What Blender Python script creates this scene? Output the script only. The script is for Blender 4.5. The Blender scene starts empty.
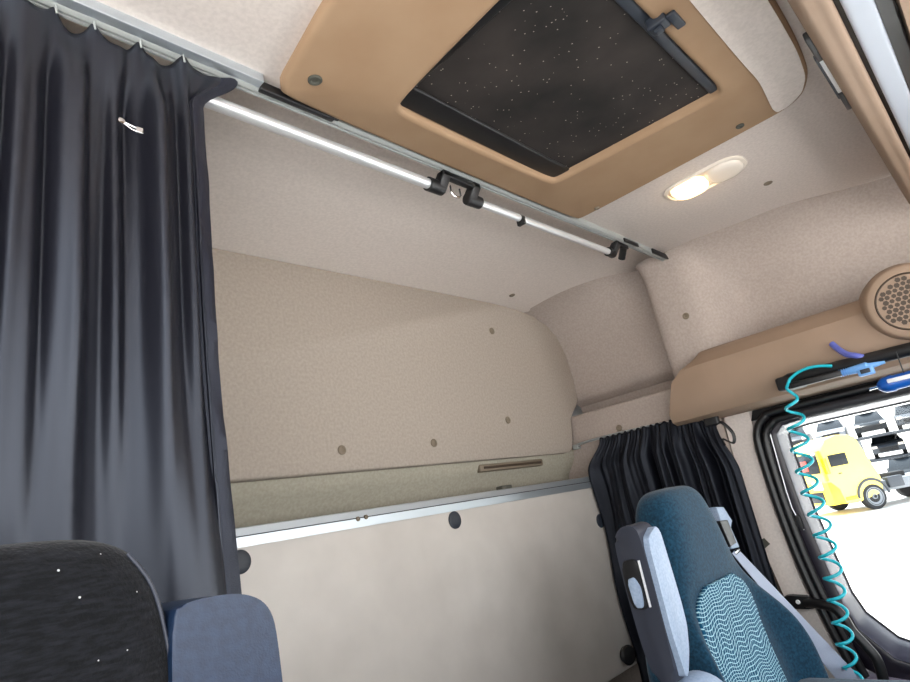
import bpy, bmesh, math, random
from mathutils import Vector, Matrix
random.seed(7)
sc = bpy.context.scene
COL = sc.collection
# ------------------------------------------------------------------ camera (cab axes: x across, y to the rear, z up; metres)
FPX = 604.0
_vx = Vector((1033-455, 412-341, FPX)).normalized()
_vz = Vector((-381, -2011, FPX)); _vz = (_vz - _vx*_vz.dot(_vx)).normalized()
_vy = _vz.cross(_vx)
def ray(px, py):
    d = Vector((px-455, py-341, FPX)); return Vector((d.dot(_vx), d.dot(_vy), d.dot(_vz)))
def onX(px, py, v): r = ray(px, py); return r*(v/r.x)
def onY(px, py, v): r = ray(px, py); return r*(v/r.y)
def onZ(px, py, v): r = ray(px, py); return r*(v/r.z)
cd = bpy.data.cameras.new('camera'); cam = bpy.data.objects.new('camera', cd); COL.objects.link(cam)
cd.sensor_width = 36; cd.lens = FPX/910*36; cd.clip_start = 0.01; cd.clip_end = 500
right = Vector((_vx.x, _vy.x, _vz.x)); down = Vector((_vx.y, _vy.y, _vz.y)); fwd = Vector((_vx.z, _vy.z, _vz.z))
R = Matrix((right, -down, -fwd)).transposed()
cam.matrix_world = R.to_4x4()
sc.camera = cam

# ------------------------------------------------------------------ mesh helpers
def V(*a): return Vector(a)
def box(bm, a, b, bev=0.0, seg=3):
    r = bmesh.ops.create_cube(bm, size=1)
    vs = r['verts']
    for v in vs:
        v.co = Vector([a[i] + (v.co[i]+.5)*(b[i]-a[i]) for i in range(3)])
    if bev > 0:
        es = {e for v in vs for e in v.link_edges}
        bmesh.ops.bevel(bm, geom=list(es), offset=bev, segments=seg, affect='EDGES', profile=.5, clamp_overlap=True)
    return vs
def tube(bm, pts, r, seg=12, closed=False, caps=True, flat=1.0):
    pts = [Vector(p) for p in pts]; n = len(pts)
    rs = r if isinstance(r, (list, tuple)) else [r]*n
    rings = []; nrm = None
    for i, p in enumerate(pts):
        if closed: t = pts[(i+1) % n]-pts[i-1]
        else: t = pts[min(i+1, n-1)]-pts[max(i-1, 0)]
        t.normalize()
        if nrm is None:
            nrm = t.orthogonal().normalized()
        nrm = (nrm - t*nrm.dot(t)).normalized()
        b = t.cross(nrm)
        rings.append([bm.verts.new(p + (nrm*math.cos(k*2*math.pi/seg)+b*flat*math.sin(k*2*math.pi/seg))*rs[i]) for k in range(seg)])
    m = n if closed else n-1
    for i in range(m):
        a, b2 = rings[i], rings[(i+1) % n]
        for k in range(seg):
            bm.faces.new((a[k], a[(k+1) % seg], b2[(k+1) % seg], b2[k]))
    if caps and not closed:
        bm.faces.new(rings[0][::-1]); bm.faces.new(rings[-1])
def loft(bm, rows, close_u=False, close_v=False, caps=False):
    g = [[bm.verts.new(p) for p in r] for r in rows]
    nu, nv = len(g), len(g[0])
    for i in range(nu if close_u else nu-1):
        for j in range(nv if close_v else nv-1):
            a, b = g[i], g[(i+1) % nu]
            bm.faces.new((a[j], a[(j+1) % nv], b[(j+1) % nv], b[j]))
    if caps:
        bm.faces.new(g[0][::-1]); bm.faces.new(g[-1])
    return g
def prism(bm, poly, axis, a, b, bev=0.0, seg=3, front_only=False):
    def mk(p, v):
        if axis == 'x': return Vector((v, p[0], p[1]))
        if axis == 'y': return Vector((p[0], v, p[1]))
        return Vector((p[0], p[1], v))
    A = [bm.verts.new(mk(p, a)) for p in poly]; B = [bm.verts.new(mk(p, b)) for p in poly]
    fa = bm.faces.new(A); fb = bm.faces.new(B[::-1]); n = len(poly)
    for i in range(n): bm.faces.new((A[i], B[i], B[(i+1) % n], A[(i+1) % n]))
    if bev > 0:
        es = set(fa.edges) | (set() if front_only else set(fb.edges))
        bmesh.ops.bevel(bm, geom=list(es), offset=bev, segments=seg, affect='EDGES', profile=.5, clamp_overlap=True)
def lathe(bm, prof, origin, axis, seg=32):
    ax = Vector(axis).normalized(); u = ax.orthogonal().normalized(); w = ax.cross(u); o = Vector(origin)
    rows = [[o + ax*h + (u*math.cos(k*2*math.pi/seg)+w*math.sin(k*2*math.pi/seg))*max(r, 1e-4) for k in range(seg)] for r, h in prof]
    loft(bm, rows, close_v=True, caps=True)
def smooth_poly(pts, radius_pts=5, idx=None, frac=.3):
    """round the corners of a closed 2-D polygon"""
    out = []; n = len(pts)
    for i in range(n):
        p0, p1, p2 = [Vector(q) for q in (pts[i-1], pts[i], pts[(i+1) % n])]
        if idx is not None and i not in idx: out.append(tuple(p1)); continue
        a = p1+(p0-p1)*frac; c = p1+(p2-p1)*frac
        for k in range(radius_pts+1):
            t = k/radius_pts
            out.append(tuple(a*(1-t)**2+p1*2*t*(1-t)+c*t*t))
    return out
def catmull(pts, n=8):
    pts = [Vector(p) for p in pts]; out = []
    for i in range(len(pts)-1):
        p0 = pts[max(i-1, 0)]; p1 = pts[i]; p2 = pts[i+1]; p3 = pts[min(i+2, len(pts)-1)]
        for k in range(n):
            t = k/n
            out.append(.5*((2*p1)+(p2-p0)*t+(2*p0-5*p1+4*p2-p3)*t*t+(3*p1-p0-3*p2+p3)*t**3))
    out.append(pts[-1]); return out
def sstep(a, b, x):
    t = min(1, max(0, (x-a)/(b-a))); return t*t*(3-2*t)

def obj(name, bm, mat, parent=None, sharp=40, at=None, solid=0):
    bmesh.ops.recalc_face_normals(bm, faces=bm.faces)
    if parent is not None: origin = parent['_o']
    elif at is not None: origin = at
    else:
        xs = [v.co for v in bm.verts]
        origin = [(min(c[i] for c in xs)+max(c[i] for c in xs))/2 for i in (0, 1)] + [min(c[2] for c in xs)]
    origin = Vector(origin)
    for v in bm.verts: v.co -= origin
    me = bpy.data.meshes.new(name); bm.to_mesh(me); bm.free()
    for p in me.polygons: p.use_smooth = True
    me.set_sharp_from_angle(angle=math.radians(sharp))
    me.materials.append(mat)
    o = bpy.data.objects.new(name, me); COL.objects.link(o)
    if parent is not None:
        o.parent = parent; ORIG[o.name] = origin
        o['_o'] = list(origin)
    else:
        o.location = origin; o['_o'] = list(origin)
    if solid:
        m = o.modifiers.new('solid', 'SOLIDIFY'); m.thickness = abs(solid); m.offset = 1 if solid > 0 else -1
    return o
ORIG = {}
def thing(name, label, cat, loc, group=None):
    o = bpy.data.objects.new(name, None); COL.objects.link(o); o.empty_display_size = .05
    o.location = loc; o['_o'] = list(loc); o['label'] = label; o['category'] = cat
    if group: o['group'] = group
    return o
def tag(o, label, cat, group=None, kind=None):
    o['label'] = label; o['category'] = cat
    if group: o['group'] = group
    if kind: o['kind'] = kind
    return o
def struct(o, label, cat):
    return tag(o, label, cat, kind='structure')
N = bmesh.new

# ------------------------------------------------------------------ materials
def lin(r, g, b):
    f = lambda c: c/12.92 if c <= .04045 else ((c+.055)/1.055)**2.4
    return (f(r/255), f(g/255), f(b/255), 1)
def mat(name, col, rough=.6, metal=0, col2=None, scale=60, bump=0, bscale=None, spec=.5, sheen=0, detail=3, coat=0, contrast=(.35, .65)):
    m = bpy.data.materials.new(name); m.use_nodes = True
    nt = m.node_tree; b = nt.nodes['Principled BSDF']
    b.inputs['Base Color'].default_value = col
    b.inputs['Roughness'].default_value = rough; b.inputs['Metallic'].default_value = metal
    b.inputs['Specular IOR Level'].default_value = spec
    b.inputs['Sheen Weight'].default_value = sheen
    if 'curtain' in name: b.inputs['Specular Tint'].default_value = (.76, .84, 1, 1)
    b.inputs['Coat Weight'].default_value = coat
    tc = nt.nodes.new('ShaderNodeTexCoord')
    if col2:
        nz = nt.nodes.new('ShaderNodeTexNoise'); nz.inputs['Scale'].default_value = scale; nz.inputs['Detail'].default_value = detail
        cr = nt.nodes.new('ShaderNodeValToRGB')
        cr.color_ramp.elements[0].position = contrast[0]; cr.color_ramp.elements[0].color = col
        cr.color_ramp.elements[1].position = contrast[1]; cr.color_ramp.elements[1].color = col2
        nt.links.new(tc.outputs['Object'], nz.inputs['Vector']); nt.links.new(nz.outputs['Fac'], cr.inputs['Fac'])
        nt.links.new(cr.outputs['Color'], b.inputs['Base Color'])
    if bump:
        n2 = nt.nodes.new('ShaderNodeTexNoise'); n2.inputs['Scale'].default_value = bscale or scale; n2.inputs['Detail'].default_value = 2
        bp = nt.nodes.new('ShaderNodeBump'); bp.inputs['Strength'].default_value = bump; bp.inputs['Distance'].default_value = .002
        nt.links.new(tc.outputs['Object'], n2.inputs['Vector']); nt.links.new(n2.outputs['Fac'], bp.inputs['Height'])
        nt.links.new(bp.outputs['Normal'], b.inputs['Normal'])
    return m
def emit(name, col, strength):
    m = mat(name, col, .3); b = m.node_tree.nodes['Principled BSDF']
    b.inputs['Emission Color'].default_value = col; b.inputs['Emission Strength'].default_value = strength
    return m
M = {}
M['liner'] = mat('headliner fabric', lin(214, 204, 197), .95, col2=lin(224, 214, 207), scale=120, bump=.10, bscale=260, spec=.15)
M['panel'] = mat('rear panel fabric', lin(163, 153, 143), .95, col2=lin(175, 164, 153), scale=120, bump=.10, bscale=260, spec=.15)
M['recess'] = mat('recess fabric', lin(156, 151, 137), .95, col2=lin(168, 163, 149), scale=120, bump=.10, bscale=260, spec=.15)
M['side'] = mat('side liner fabric', lin(168, 156, 148), .95, col2=lin(179, 167, 159), scale=120, bump=.10, bscale=260, spec=.15)
M['board'] = mat('bunk board', lin(198, 192, 185), .36, col2=lin(210, 204, 197), scale=7, bump=.06, bscale=260, spec=.5, detail=6, contrast=(.3, .7))
M['brown'] = mat('brown plastic', lin(148, 126, 107), .6, col2=lin(154, 131, 112), scale=8, bump=.05, bscale=900, spec=.3)
M['brown_dark'] = mat('dark brown plastic', lin(64, 50, 37), .6)
M['hatchbrown'] = mat('hatch surround plastic', lin(155, 127, 100), .75, col2=lin(161, 134, 107), scale=9, bump=.05, bscale=900, spec=.2)
M['alu'] = mat('brushed aluminium', lin(226, 228, 230), .38, .6)
M['alu_rail'] = mat('satin aluminium', lin(200, 208, 214), .42, .85)
M['greymetal'] = mat('grey track metal', lin(168, 172, 170), .5, .25)
M['chrome'] = mat('chrome', lin(225, 225, 225), .12, 1)
M['black'] = mat('black plastic', lin(20, 20, 22), .42, spec=.5)
M['rubber'] = mat('black rubber', lin(16, 16, 19), .38, spec=.6)
M['rubber_grain'] = mat('coarse black rubber', lin(34, 33, 38), .55, bump=1, bscale=170, spec=.6)
M['doorblack'] = mat('door frame plastic', lin(34, 30, 40), .32, bump=.03, bscale=700, spec=.6)
M['doorpanel'] = mat('door trim plastic', lin(140, 132, 150), .5)
M['clip'] = mat('trim clip plastic', lin(122, 110, 94), .7)
M['clipdark'] = mat('dark clip plastic', lin(74, 74, 66), .7)
M['bunkknob'] = mat('slate plastic', lin(40, 46, 56), .5)
M['curtain'] = mat('black satin curtain', lin(15, 14, 21), .42, bump=.05, bscale=1500, spec=.72)
M['curtain2'] = mat('black gathered curtain', lin(14, 15, 21), .5, bump=.06, bscale=1500, spec=.32)
M['curtain_hem'] = mat('black curtain hem', lin(24, 24, 34), .5, bump=.3, bscale=500, spec=.5)
M['teal'] = mat('teal seat velour', lin(12, 44, 64), .85, col2=lin(24, 66, 88), scale=150, bump=.3, bscale=420, spec=.2, sheen=.15)
M['greyblue'] = mat('grey blue vinyl', lin(142, 160, 184), .55, col2=lin(156, 173, 196), scale=180, bump=.15, bscale=600)
M['armside'] = mat('slate armrest plastic', lin(48, 52, 64), .5, bump=.08, bscale=700)
M['navy'] = mat('navy vinyl', lin(20, 36, 60), .40, col2=lin(27, 44, 69), scale=120, bump=.12, bscale=500)
M['belt'] = mat('grey seat belt webbing', lin(165, 174, 194), .5, bump=.3, bscale=600)
M['hose'] = mat('turquoise hose', lin(36, 182, 198), .22, spec=.6)
M['hose_purple'] = mat('violet blue hose', lin(98, 108, 190), .3)
M['lightblue'] = mat('light blue plastic', lin(110, 165, 225), .35)
M['cobalt'] = mat('cobalt plastic', lin(20, 84, 168), .3)
M['paleblue'] = mat('pale grey blue vinyl', lin(200, 208, 220), .5)
M['white'] = mat('white plastic', lin(235, 235, 235), .4)
M['floor'] = mat('cab floor mat', lin(36, 35, 36), .8, bump=.3, bscale=120)
M['shell'] = mat('leak block paint', lin(215, 215, 215), .4)
M['mattress'] = mat('dark mattress cover', lin(22, 22, 26), .8)
M['ground'] = mat('pale concrete yard', lin(222, 219, 215), .9, col2=lin(232, 229, 226), scale=.6, bump=.1, bscale=30)
M['yellow'] = mat('yellow truck paint', lin(245, 205, 30), .3, coat=.3)
M['cream'] = mat('cream truck paint', lin(238, 212, 100), .3, coat=.3)
M['tyre'] = mat('tyre rubber', lin(30, 30, 32), .8)
M['glassdark'] = mat('dark vehicle glass', lin(18, 24, 30), .25, spec=.3)
M['truckwhite'] = mat('white vehicle paint', lin(116, 121, 128), .35)
M['truckgrey'] = mat('grey truck paint', lin(52, 57, 65), .4)
M['red'] = mat('red paint', lin(190, 60, 50), .4)
M['orange'] = mat('orange lamp plastic', lin(240, 140, 40), .3)
M['lens'] = mat('frosted lens', lin(238, 228, 215), .25)
M['reveal'] = mat('window reveal plastic', lin(66, 66, 80), .26, spec=.7)
M['bulb'] = emit('lit lamp lens', (1, .74, .42, 1), 2.6)

def seat_black():
    m = mat('black seat velour', lin(17, 18, 21), .9, bump=.5, bscale=300, spec=.15, sheen=.1)
    nt = m.node_tree; b = nt.nodes['Principled BSDF']
    tc = nt.nodes.new('ShaderNodeTexCoord')
    # woven ribs
    mp = nt.nodes.new('ShaderNodeMapping'); mp.inputs['Rotation'].default_value = (0, math.radians(18), 0); mp.inputs['Scale'].default_value = (70, 90, 330)
    nz = nt.nodes.new('ShaderNodeTexNoise'); nz.inputs['Scale'].default_value = 1; nz.inputs['Detail'].default_value = 3
    cr = nt.nodes.new('ShaderNodeValToRGB'); cr.color_ramp.elements[0].position = .40; cr.color_ramp.elements[1].position = .75
    cr.color_ramp.elements[0].color = lin(8, 9, 12); cr.color_ramp.elements[1].color = lin(27, 28, 33)
    # lint specks
    vo = nt.nodes.new('ShaderNodeTexVoronoi'); vo.inputs['Scale'].default_value = 85
    lt = nt.nodes.new('ShaderNodeMath'); lt.operation = 'LESS_THAN'; lt.inputs[1].default_value = .08
    wn = nt.nodes.new('ShaderNodeMath'); wn.operation = 'GREATER_THAN'; wn.inputs[1].default_value = .6
    mu = nt.nodes.new('ShaderNodeMath'); mu.operation = 'MULTIPLY'
    mx = nt.nodes.new('ShaderNodeMix'); mx.data_type = 'RGBA'; mx.inputs['B'].default_value = lin(190, 190, 190)
    L = nt.links.new
    L(tc.outputs['Object'], mp.inputs['Vector']); L(mp.outputs['Vector'], nz.inputs['Vector']); L(nz.outputs['Fac'], cr.inputs['Fac'])
    L(tc.outputs['Object'], vo.inputs['Vector']); L(vo.outputs['Distance'], lt.inputs[0])
    sp = nt.nodes.new('ShaderNodeSeparateColor'); L(vo.outputs['Color'], sp.inputs['Color']); L(sp.outputs['Red'], wn.inputs[0])
    L(lt.outputs[0], mu.inputs[0]); L(wn.outputs[0], mu.inputs[1]); L(mu.outputs[0], mx.inputs['Factor'])
    L(cr.outputs['Color'], mx.inputs['A']); L(mx.outputs['Result'], b.inputs['Base Color'])
    return m
M['seatblack'] = seat_black()
def net_material():
    m = mat('teal fabric with pale net pattern', lin(16, 78, 108), .8, spec=.2)
    nt = m.node_tree; b = nt.nodes['Principled BSDF']; L = nt.links.new
    tc = nt.nodes.new('ShaderNodeTexCoord'); sep = nt.nodes.new('ShaderNodeSeparateXYZ'); L(tc.outputs['Object'], sep.inputs[0])
    nz = nt.nodes.new('ShaderNodeTexNoise'); nz.inputs['Scale'].default_value = 9; nz.inputs['Detail'].default_value = 1
    L(tc.outputs['Object'], nz.inputs['Vector'])
    def math_(op, a, bb):
        n = nt.nodes.new('ShaderNodeMath'); n.operation = op
        for i, q in enumerate((a, bb)):
            if q is None: continue
            if isinstance(q, (int, float)): n.inputs[i].default_value = q
            else: L(q, n.inputs[i])
        return n.outputs[0]
    X, Z = sep.outputs['X'], sep.outputs['Z']; W = nz.outputs['Fac']
    def lines(base, cross, freq, wave, wf, warp, thr):
        s = math_('MULTIPLY', math_('SINE', math_('MULTIPLY', cross, wf), None), wave)
        q = math_('ADD', math_('ADD', base, s), math_('MULTIPLY', W, warp))
        fr = math_('FRACT', math_('MULTIPLY', q, freq), None)
        d = math_('ABSOLUTE', math_('SUBTRACT', fr, .5), None)
        return math_('LESS_THAN', d, thr)
    h = lines(Z, X, 104, .0045, 70, .05, .105)
    v = lines(X, Z, 78, .006, 44, .06, .07)
    mxx = math_('MAXIMUM', h, v)
    mx = nt.nodes.new('ShaderNodeMix'); mx.data_type = 'RGBA'
    mx.inputs['A'].default_value = lin(14, 74, 104); mx.inputs['B'].default_value = lin(165, 205, 216)
    L(mxx, mx.inputs['Factor']); L(mx.outputs['Result'], b.inputs['Base Color'])
    return m
M['net'] = net_material()
def grille_material():
    m = mat('speaker grille', lin(186, 152, 120), .5)
    nt = m.node_tree; b = nt.nodes['Principled BSDF']; L = nt.links.new
    tc = nt.nodes.new('ShaderNodeTexCoord'); vo = nt.nodes.new('ShaderNodeTexVoronoi'); vo.feature = 'DISTANCE_TO_EDGE'; vo.inputs['Scale'].default_value = 68
    vo.inputs['Randomness'].default_value = .35
    cr = nt.nodes.new('ShaderNodeValToRGB'); cr.color_ramp.elements[0].position = .09; cr.color_ramp.elements[1].position = .15
    cr.color_ramp.elements[0].color = lin(166, 138, 114); cr.color_ramp.elements[1].color = lin(72, 54, 42)
    mp = nt.nodes.new('ShaderNodeMapping'); mp.inputs['Scale'].default_value = (.05, 1, 1)
    L(tc.outputs['Object'], mp.inputs['Vector']); L(mp.outputs['Vector'], vo.inputs['Vector']); L(vo.outputs['Distance'], cr.inputs['Fac']); L(cr.outputs['Color'], b.inputs['Base Color'])
    return m
M['grille'] = grille_material()
def mesh_screen():
    m = mat('dusty black fly screen', lin(27, 25, 25), .75, spec=.3)
    nt = m.node_tree; b = nt.nodes['Principled BSDF']; L = nt.links.new
    tc = nt.nodes.new('ShaderNodeTexCoord')
    nz = nt.nodes.new('ShaderNodeTexNoise'); nz.inputs['Scale'].default_value = 5; nz.inputs['Detail'].default_value = 4
    cr = nt.nodes.new('ShaderNodeValToRGB'); cr.color_ramp.elements[0].position = .35; cr.color_ramp.elements[1].position = .75
    cr.color_ramp.elements[0].color = lin(24, 22, 22); cr.color_ramp.elements[1].color = lin(58, 52, 49)
    n3 = nt.nodes.new('ShaderNodeTexNoise'); n3.inputs['Scale'].default_value = 6
    vo = nt.nodes.new('ShaderNodeTexVoronoi'); vo.inputs['Scale'].default_value = 92
    th = nt.nodes.new('ShaderNodeMath'); th.operation = 'LESS_THAN'; th.inputs[1].default_value = .13
    sp = nt.nodes.new('ShaderNodeSeparateColor')
    ad = nt.nodes.new('ShaderNodeMath'); ad.operation = 'ADD'
    g = nt.nodes.new('ShaderNodeMath'); g.operation = 'GREATER_THAN'; g.inputs[1].default_value = 1.10
    mu = nt.nodes.new('ShaderNodeMath'); mu.operation = 'MULTIPLY'
    mx = nt.nodes.new('ShaderNodeMix'); mx.data_type = 'RGBA'; mx.inputs['B'].default_value = lin(150, 140, 132)
    L(tc.outputs['Object'], nz.inputs['Vector']); L(nz.outputs['Fac'], cr.inputs['Fac'])
    L(tc.outputs['Object'], vo.inputs['Vector']); L(tc.outputs['Object'], n3.inputs['Vector'])
    L(vo.outputs['Distance'], th.inputs[0]); L(vo.outputs['Color'], sp.inputs['Color'])
    L(sp.outputs['Red'], ad.inputs[0]); L(n3.outputs['Fac'], ad.inputs[1]); L(ad.outputs[0], g.inputs[0])
    L(th.outputs[0], mu.inputs[0]); L(g.outputs[0], mu.inputs[1]); L(mu.outputs[0], mx.inputs['Factor'])
    L(cr.outputs['Color'], mx.inputs['A']); L(mx.outputs['Result'], b.inputs['Base Color'])
    return m
M['screen'] = mesh_screen()
def pane_material(tint=(.96, .98, .98, 1)):
    m = bpy.data.materials.new('window glass'); m.use_nodes = True; nt = m.node_tree
    for n in list(nt.nodes):
        if n.type != 'OUTPUT_MATERIAL': nt.nodes.remove(n)
    out = [n for n in nt.nodes if n.type == 'OUTPUT_MATERIAL'][0]
    tr = nt.nodes.new('ShaderNodeBsdfTransparent'); tr.inputs[0].default_value = tint
    gl = nt.nodes.new('ShaderNodeBsdfGlossy'); gl.inputs['Roughness'].default_value = .02
    fr = nt.nodes.new('ShaderNodeFresnel'); fr.inputs['IOR'].default_value = 1.25
    mx = nt.nodes.new('ShaderNodeMixShader')
    nt.links.new(fr.outputs[0], mx.inputs[0]); nt.links.new(tr.outputs[0], mx.inputs[1]); nt.links.new(gl.outputs[0], mx.inputs[2])
    nt.links.new(mx.outputs[0], out.inputs[0]); return m
M['pane'] = pane_material()

# ------------------------------------------------------------------ trim clip (one mesh, linked copies)
_clip = {}
def clip(parent, pos, normal, r=.011, m='clip', name='trim_clip'):
    key = (r, m)
    if key not in _clip:
        bm = N(); lathe(bm, [(r, -.003), (r, .0015), (r*.86, .0028), (r*.55, .0028), (r*.45, .0012), (r*.15, .0012)], (0, 0, 0), (0, 0, 1), 20)
        bmesh.ops.recalc_face_normals(bm, faces=bm.faces)
        me = bpy.data.meshes.new(name); bm.to_mesh(me); bm.free()
        for p in me.polygons: p.use_smooth = True
        me.set_sharp_from_angle(angle=.6); me.materials.append(M[m]); _clip[key] = me
    o = bpy.data.objects.new(name, _clip[key]); COL.objects.link(o); o.parent = parent
    o.location = Vector(pos)-Vector(parent['_o'])
    o.rotation_euler = Vector((0, 0, 1)).rotation_difference(Vector(normal)).to_euler()
    return o

# ================================================================== SETTING
XL = -.38
# ceiling: one lining with a slightly raised rear bay
prof = [(.07, .815), (.815, .815), (.822, .818), (.830, .860), (.840, .868), (.86, .868), (1.385, .8135), (1.405, .809), (1.44, .806), (1.44, .92), (-.55, .92), (-.55, .86), (.07, .86)]
bm = N(); prism(bm, prof, 'x', XL, 2.46)
ceiling = struct(obj('ceiling', bm, M['liner'], sharp=25), 'pale grey beige fabric headliner overhead', 'ceiling')
def onC(px, py):
    r = ray(px, py); return r*((.868+.1037*.86)/(r.z+.1037*r.y))
clip(ceiling, onC(512, 295)+V(0, 0, -.001), (0, -.1, -1), .012)
clip(ceiling, onZ(768, 183, .815), (0, 0, -1), .013)
# rear wall upper panel
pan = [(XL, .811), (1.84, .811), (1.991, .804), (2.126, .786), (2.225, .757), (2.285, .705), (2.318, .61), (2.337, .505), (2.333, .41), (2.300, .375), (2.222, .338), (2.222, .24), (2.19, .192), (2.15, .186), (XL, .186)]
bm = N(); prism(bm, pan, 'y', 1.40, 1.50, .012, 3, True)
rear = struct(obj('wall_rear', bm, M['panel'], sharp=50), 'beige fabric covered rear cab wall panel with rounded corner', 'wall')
for c in [(492, 331), (342, 450), (434, 443), (508, 420)]: clip(rear, onY(*c, 1.3985), (0, -1, 0), .0135)
# recess below it
rp = [(1.425, .20), (1.428, .17), (1.445, .14), (1.47, .11), (1.49, .06), (1.50, 0), (1.50, -1.1), (1.53, -1.1), (1.53, .20)]
bm = N(); prism(bm, rp, 'x', XL, 2.24)
rec = struct(obj('trim_1', bm, M['recess'], sharp=35), 'shaded greenish beige recess strip above the aluminium bunk rail', 'trim')
a = onY(480, 473, 1.427); b_ = onY(542, 460, 1.427)
bm = N(); box(bm, (a.x, 1.422, .148), (b_.x, 1.45, .174), .006); slot = obj('grab_slot', bm, M['clip'], rec); slot['label'] = 'brown plastic grab slot'
bm = N(); box(bm, (a.x+.02, 1.419, .157), (b_.x-.015, 1.43, .166), .003); obj('slot_opening', bm, M['brown_dark'], slot)
# right wall: lower flat panel with a ledge
lw = [(.815, -1.1), (1.53, -1.1), (1.53, .338), (.88, .332), (.815, .20)]
bm = N(); prism(bm, lw, 'x', 2.235, 2.40, .012, 3, True)
wr = struct(obj('wall_right', bm, M['side'], sharp=50), 'beige lower side wall panel behind the small black curtain', 'wall')
clip(wr, onX(619, 428, 2.234), (-1, 0, 0), .013)
# rear upper corner
rows = []
cre = [onC(*q) for q in [(500, 314), (515, 308), (532, 298.5), (550, 290), (575, 281.5), (600, 275.5), (622, 273), (636, 272)]]
for p in cre + [V(2.335, .94, .862), V(2.337, .90, .866)]:
    P0 = V(min(p.x, 2.33)-.02, p.z+.006); P1 = V(2.337, p.z+.022); P2 = V(2.337, .45)
    r = [P0*(1-t)**2+P1*2*t*(1-t)+P2*t*t for t in [k/16 for k in range(17)]] + [V(2.342, .422), V(2.358, .408), V(2.40, .388), V(2.41, .345), V(2.36, .325), V(2.26, .312)]
    rows.append([V(q[0], min(p.y, 1.44), q[1]) for q in r])
bm = N(); loft(bm, rows); 
c_ = struct(obj('trim_2', bm, M['side'], sharp=50), 'curved beige corner lining between rear wall and ribbed side lining', 'trim')
# rib and front side lining
rows = []
def front_row(y, xm, xc, zc, zb=.30):
    dp_ = sstep(2.22, 2.34, xm)
    P0 = V(xc-.02, zc); P1 = V(xm+(xc-xm)*.25, zc-.015 if xm < 2.25 else zc-.05); P2 = V(xm, .62 if xm > 2.25 else .72)
    r = [P0*(1-t)**2+P1*2*t*(1-t)+P2*t*t for t in [k/12 for k in range(13)]] + [V(xm+.004, .55), V(xm+.006+.012*dp_, .485), V(xm+.01+.035*dp_, .435), V(xm+.02+.04*dp_, zb)]
    return [V(q[0], y, q[1]) for q in r]
rows.append(front_row(.925, 2.36, 2.22, .822)); rows.append(front_row(.918, 2.235, 2.20, .822)); rows.append(front_row(.910, 2.212, 2.19, .82)); rows.append(front_row(.895, 2.203, 2.18, .82)); rows.append(front_row(.86, 2.20, 2.17, .82)); rows.append(front_row(.80, 2.20, 2.16, .82))
for k in range(15):
    y = .75-.70*k/14
    xm = 2.20+.17*sstep(.73, .62, y)+.05*sstep(.5, .05, y)
    xc = 2.155+.05*sstep(.72, .45, y)+.19*sstep(.45, .02, y)
    rows.append(front_row(y, xm, xc, .819))
bm = N(); loft(bm, rows)
rib = struct(obj('trim_3', bm, M['side'], sharp=60), 'pale beige ribbed side lining above the brown storage shelf', 'trim')
clip(rib, onX(686, 316, 2.2035), (-1, 0, 0), .013)
# B pillar trim
pil = [(.815, .20), (.700, .20), (.725, .138), (.735, .06), (.735, -.164), (.722, -.387), (.678, -.641), (.64, -.80), (.60, -1.1), (.80, -1.1), (.79, -.433), (.815, -.22), (.800, .10)]
bm = N(); prism(bm, pil, 'x', 2.30, 2.40, .010, 3, True)
bp = struct(obj('trim_4', bm, M['liner'], sharp=50), 'pale beige door pillar trim beside the passenger seat belt', 'trim')
q = [onX(*p, 2.298) for p in [(759, 541), (764, 538), (770, 544), (763, 550)]]
bm = N(); prism(bm, [(p.y, p.z) for p in q], 'x', 2.297, 2.31); obj('clip_slot', bm, M['clipdark'], bp)
bm = N(); box(bm, (2.315, -.50, .15), (2.45, .80, .235), .004); struct(obj('trim_5', bm, M['rubber']), 'black strip between the brown shelf and the door seal', 'trim')
# left wall (door stands open ahead of it), added front bulkhead, floor, added outer skin
bm = N(); box(bm, (XL-.06, .74, -1.1), (XL, 1.5, .90)); struct(obj('wall_left', bm, M['side']), 'beige left side wall behind the black curtain', 'wall')
bm = N(); box(bm, (XL, -.80, -1.14), (2.40, 1.5, -1.10)); struct(obj('floor', bm, M['floor']), 'dark rubber cab floor', 'floor')
bm = N(); box(bm, (XL, -.84, -1.14), (2.40, -.80, -.35)); struct(obj('wall_light_stop', bm, M['black']), 'unseen low black bulkhead added below the windscreen to limit light', 'wall')  # unseen, added to restrict the light entering low at the front
bm = N()
box(bm, (XL-.08, -.60, .93), (2.52, 1.62, .97), .01); box(bm, (XL-.08, 1.56, -1.15), (2.52, 1.62, .94)); box(bm, (2.48, -.60, .24), (2.52, 1.6, .94)); box(bm, (2.41, .75, -1.15), (2.47, 1.58, .24)); box(bm, (2.41, -.5, .22), (2.5, .80, .26))
struct(obj('wall_leak_block', bm, M['shell']), 'unseen white outer shell added around the cab to block light', 'wall')  # unseen panels added to stop sky light leaking through lining joints

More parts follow.
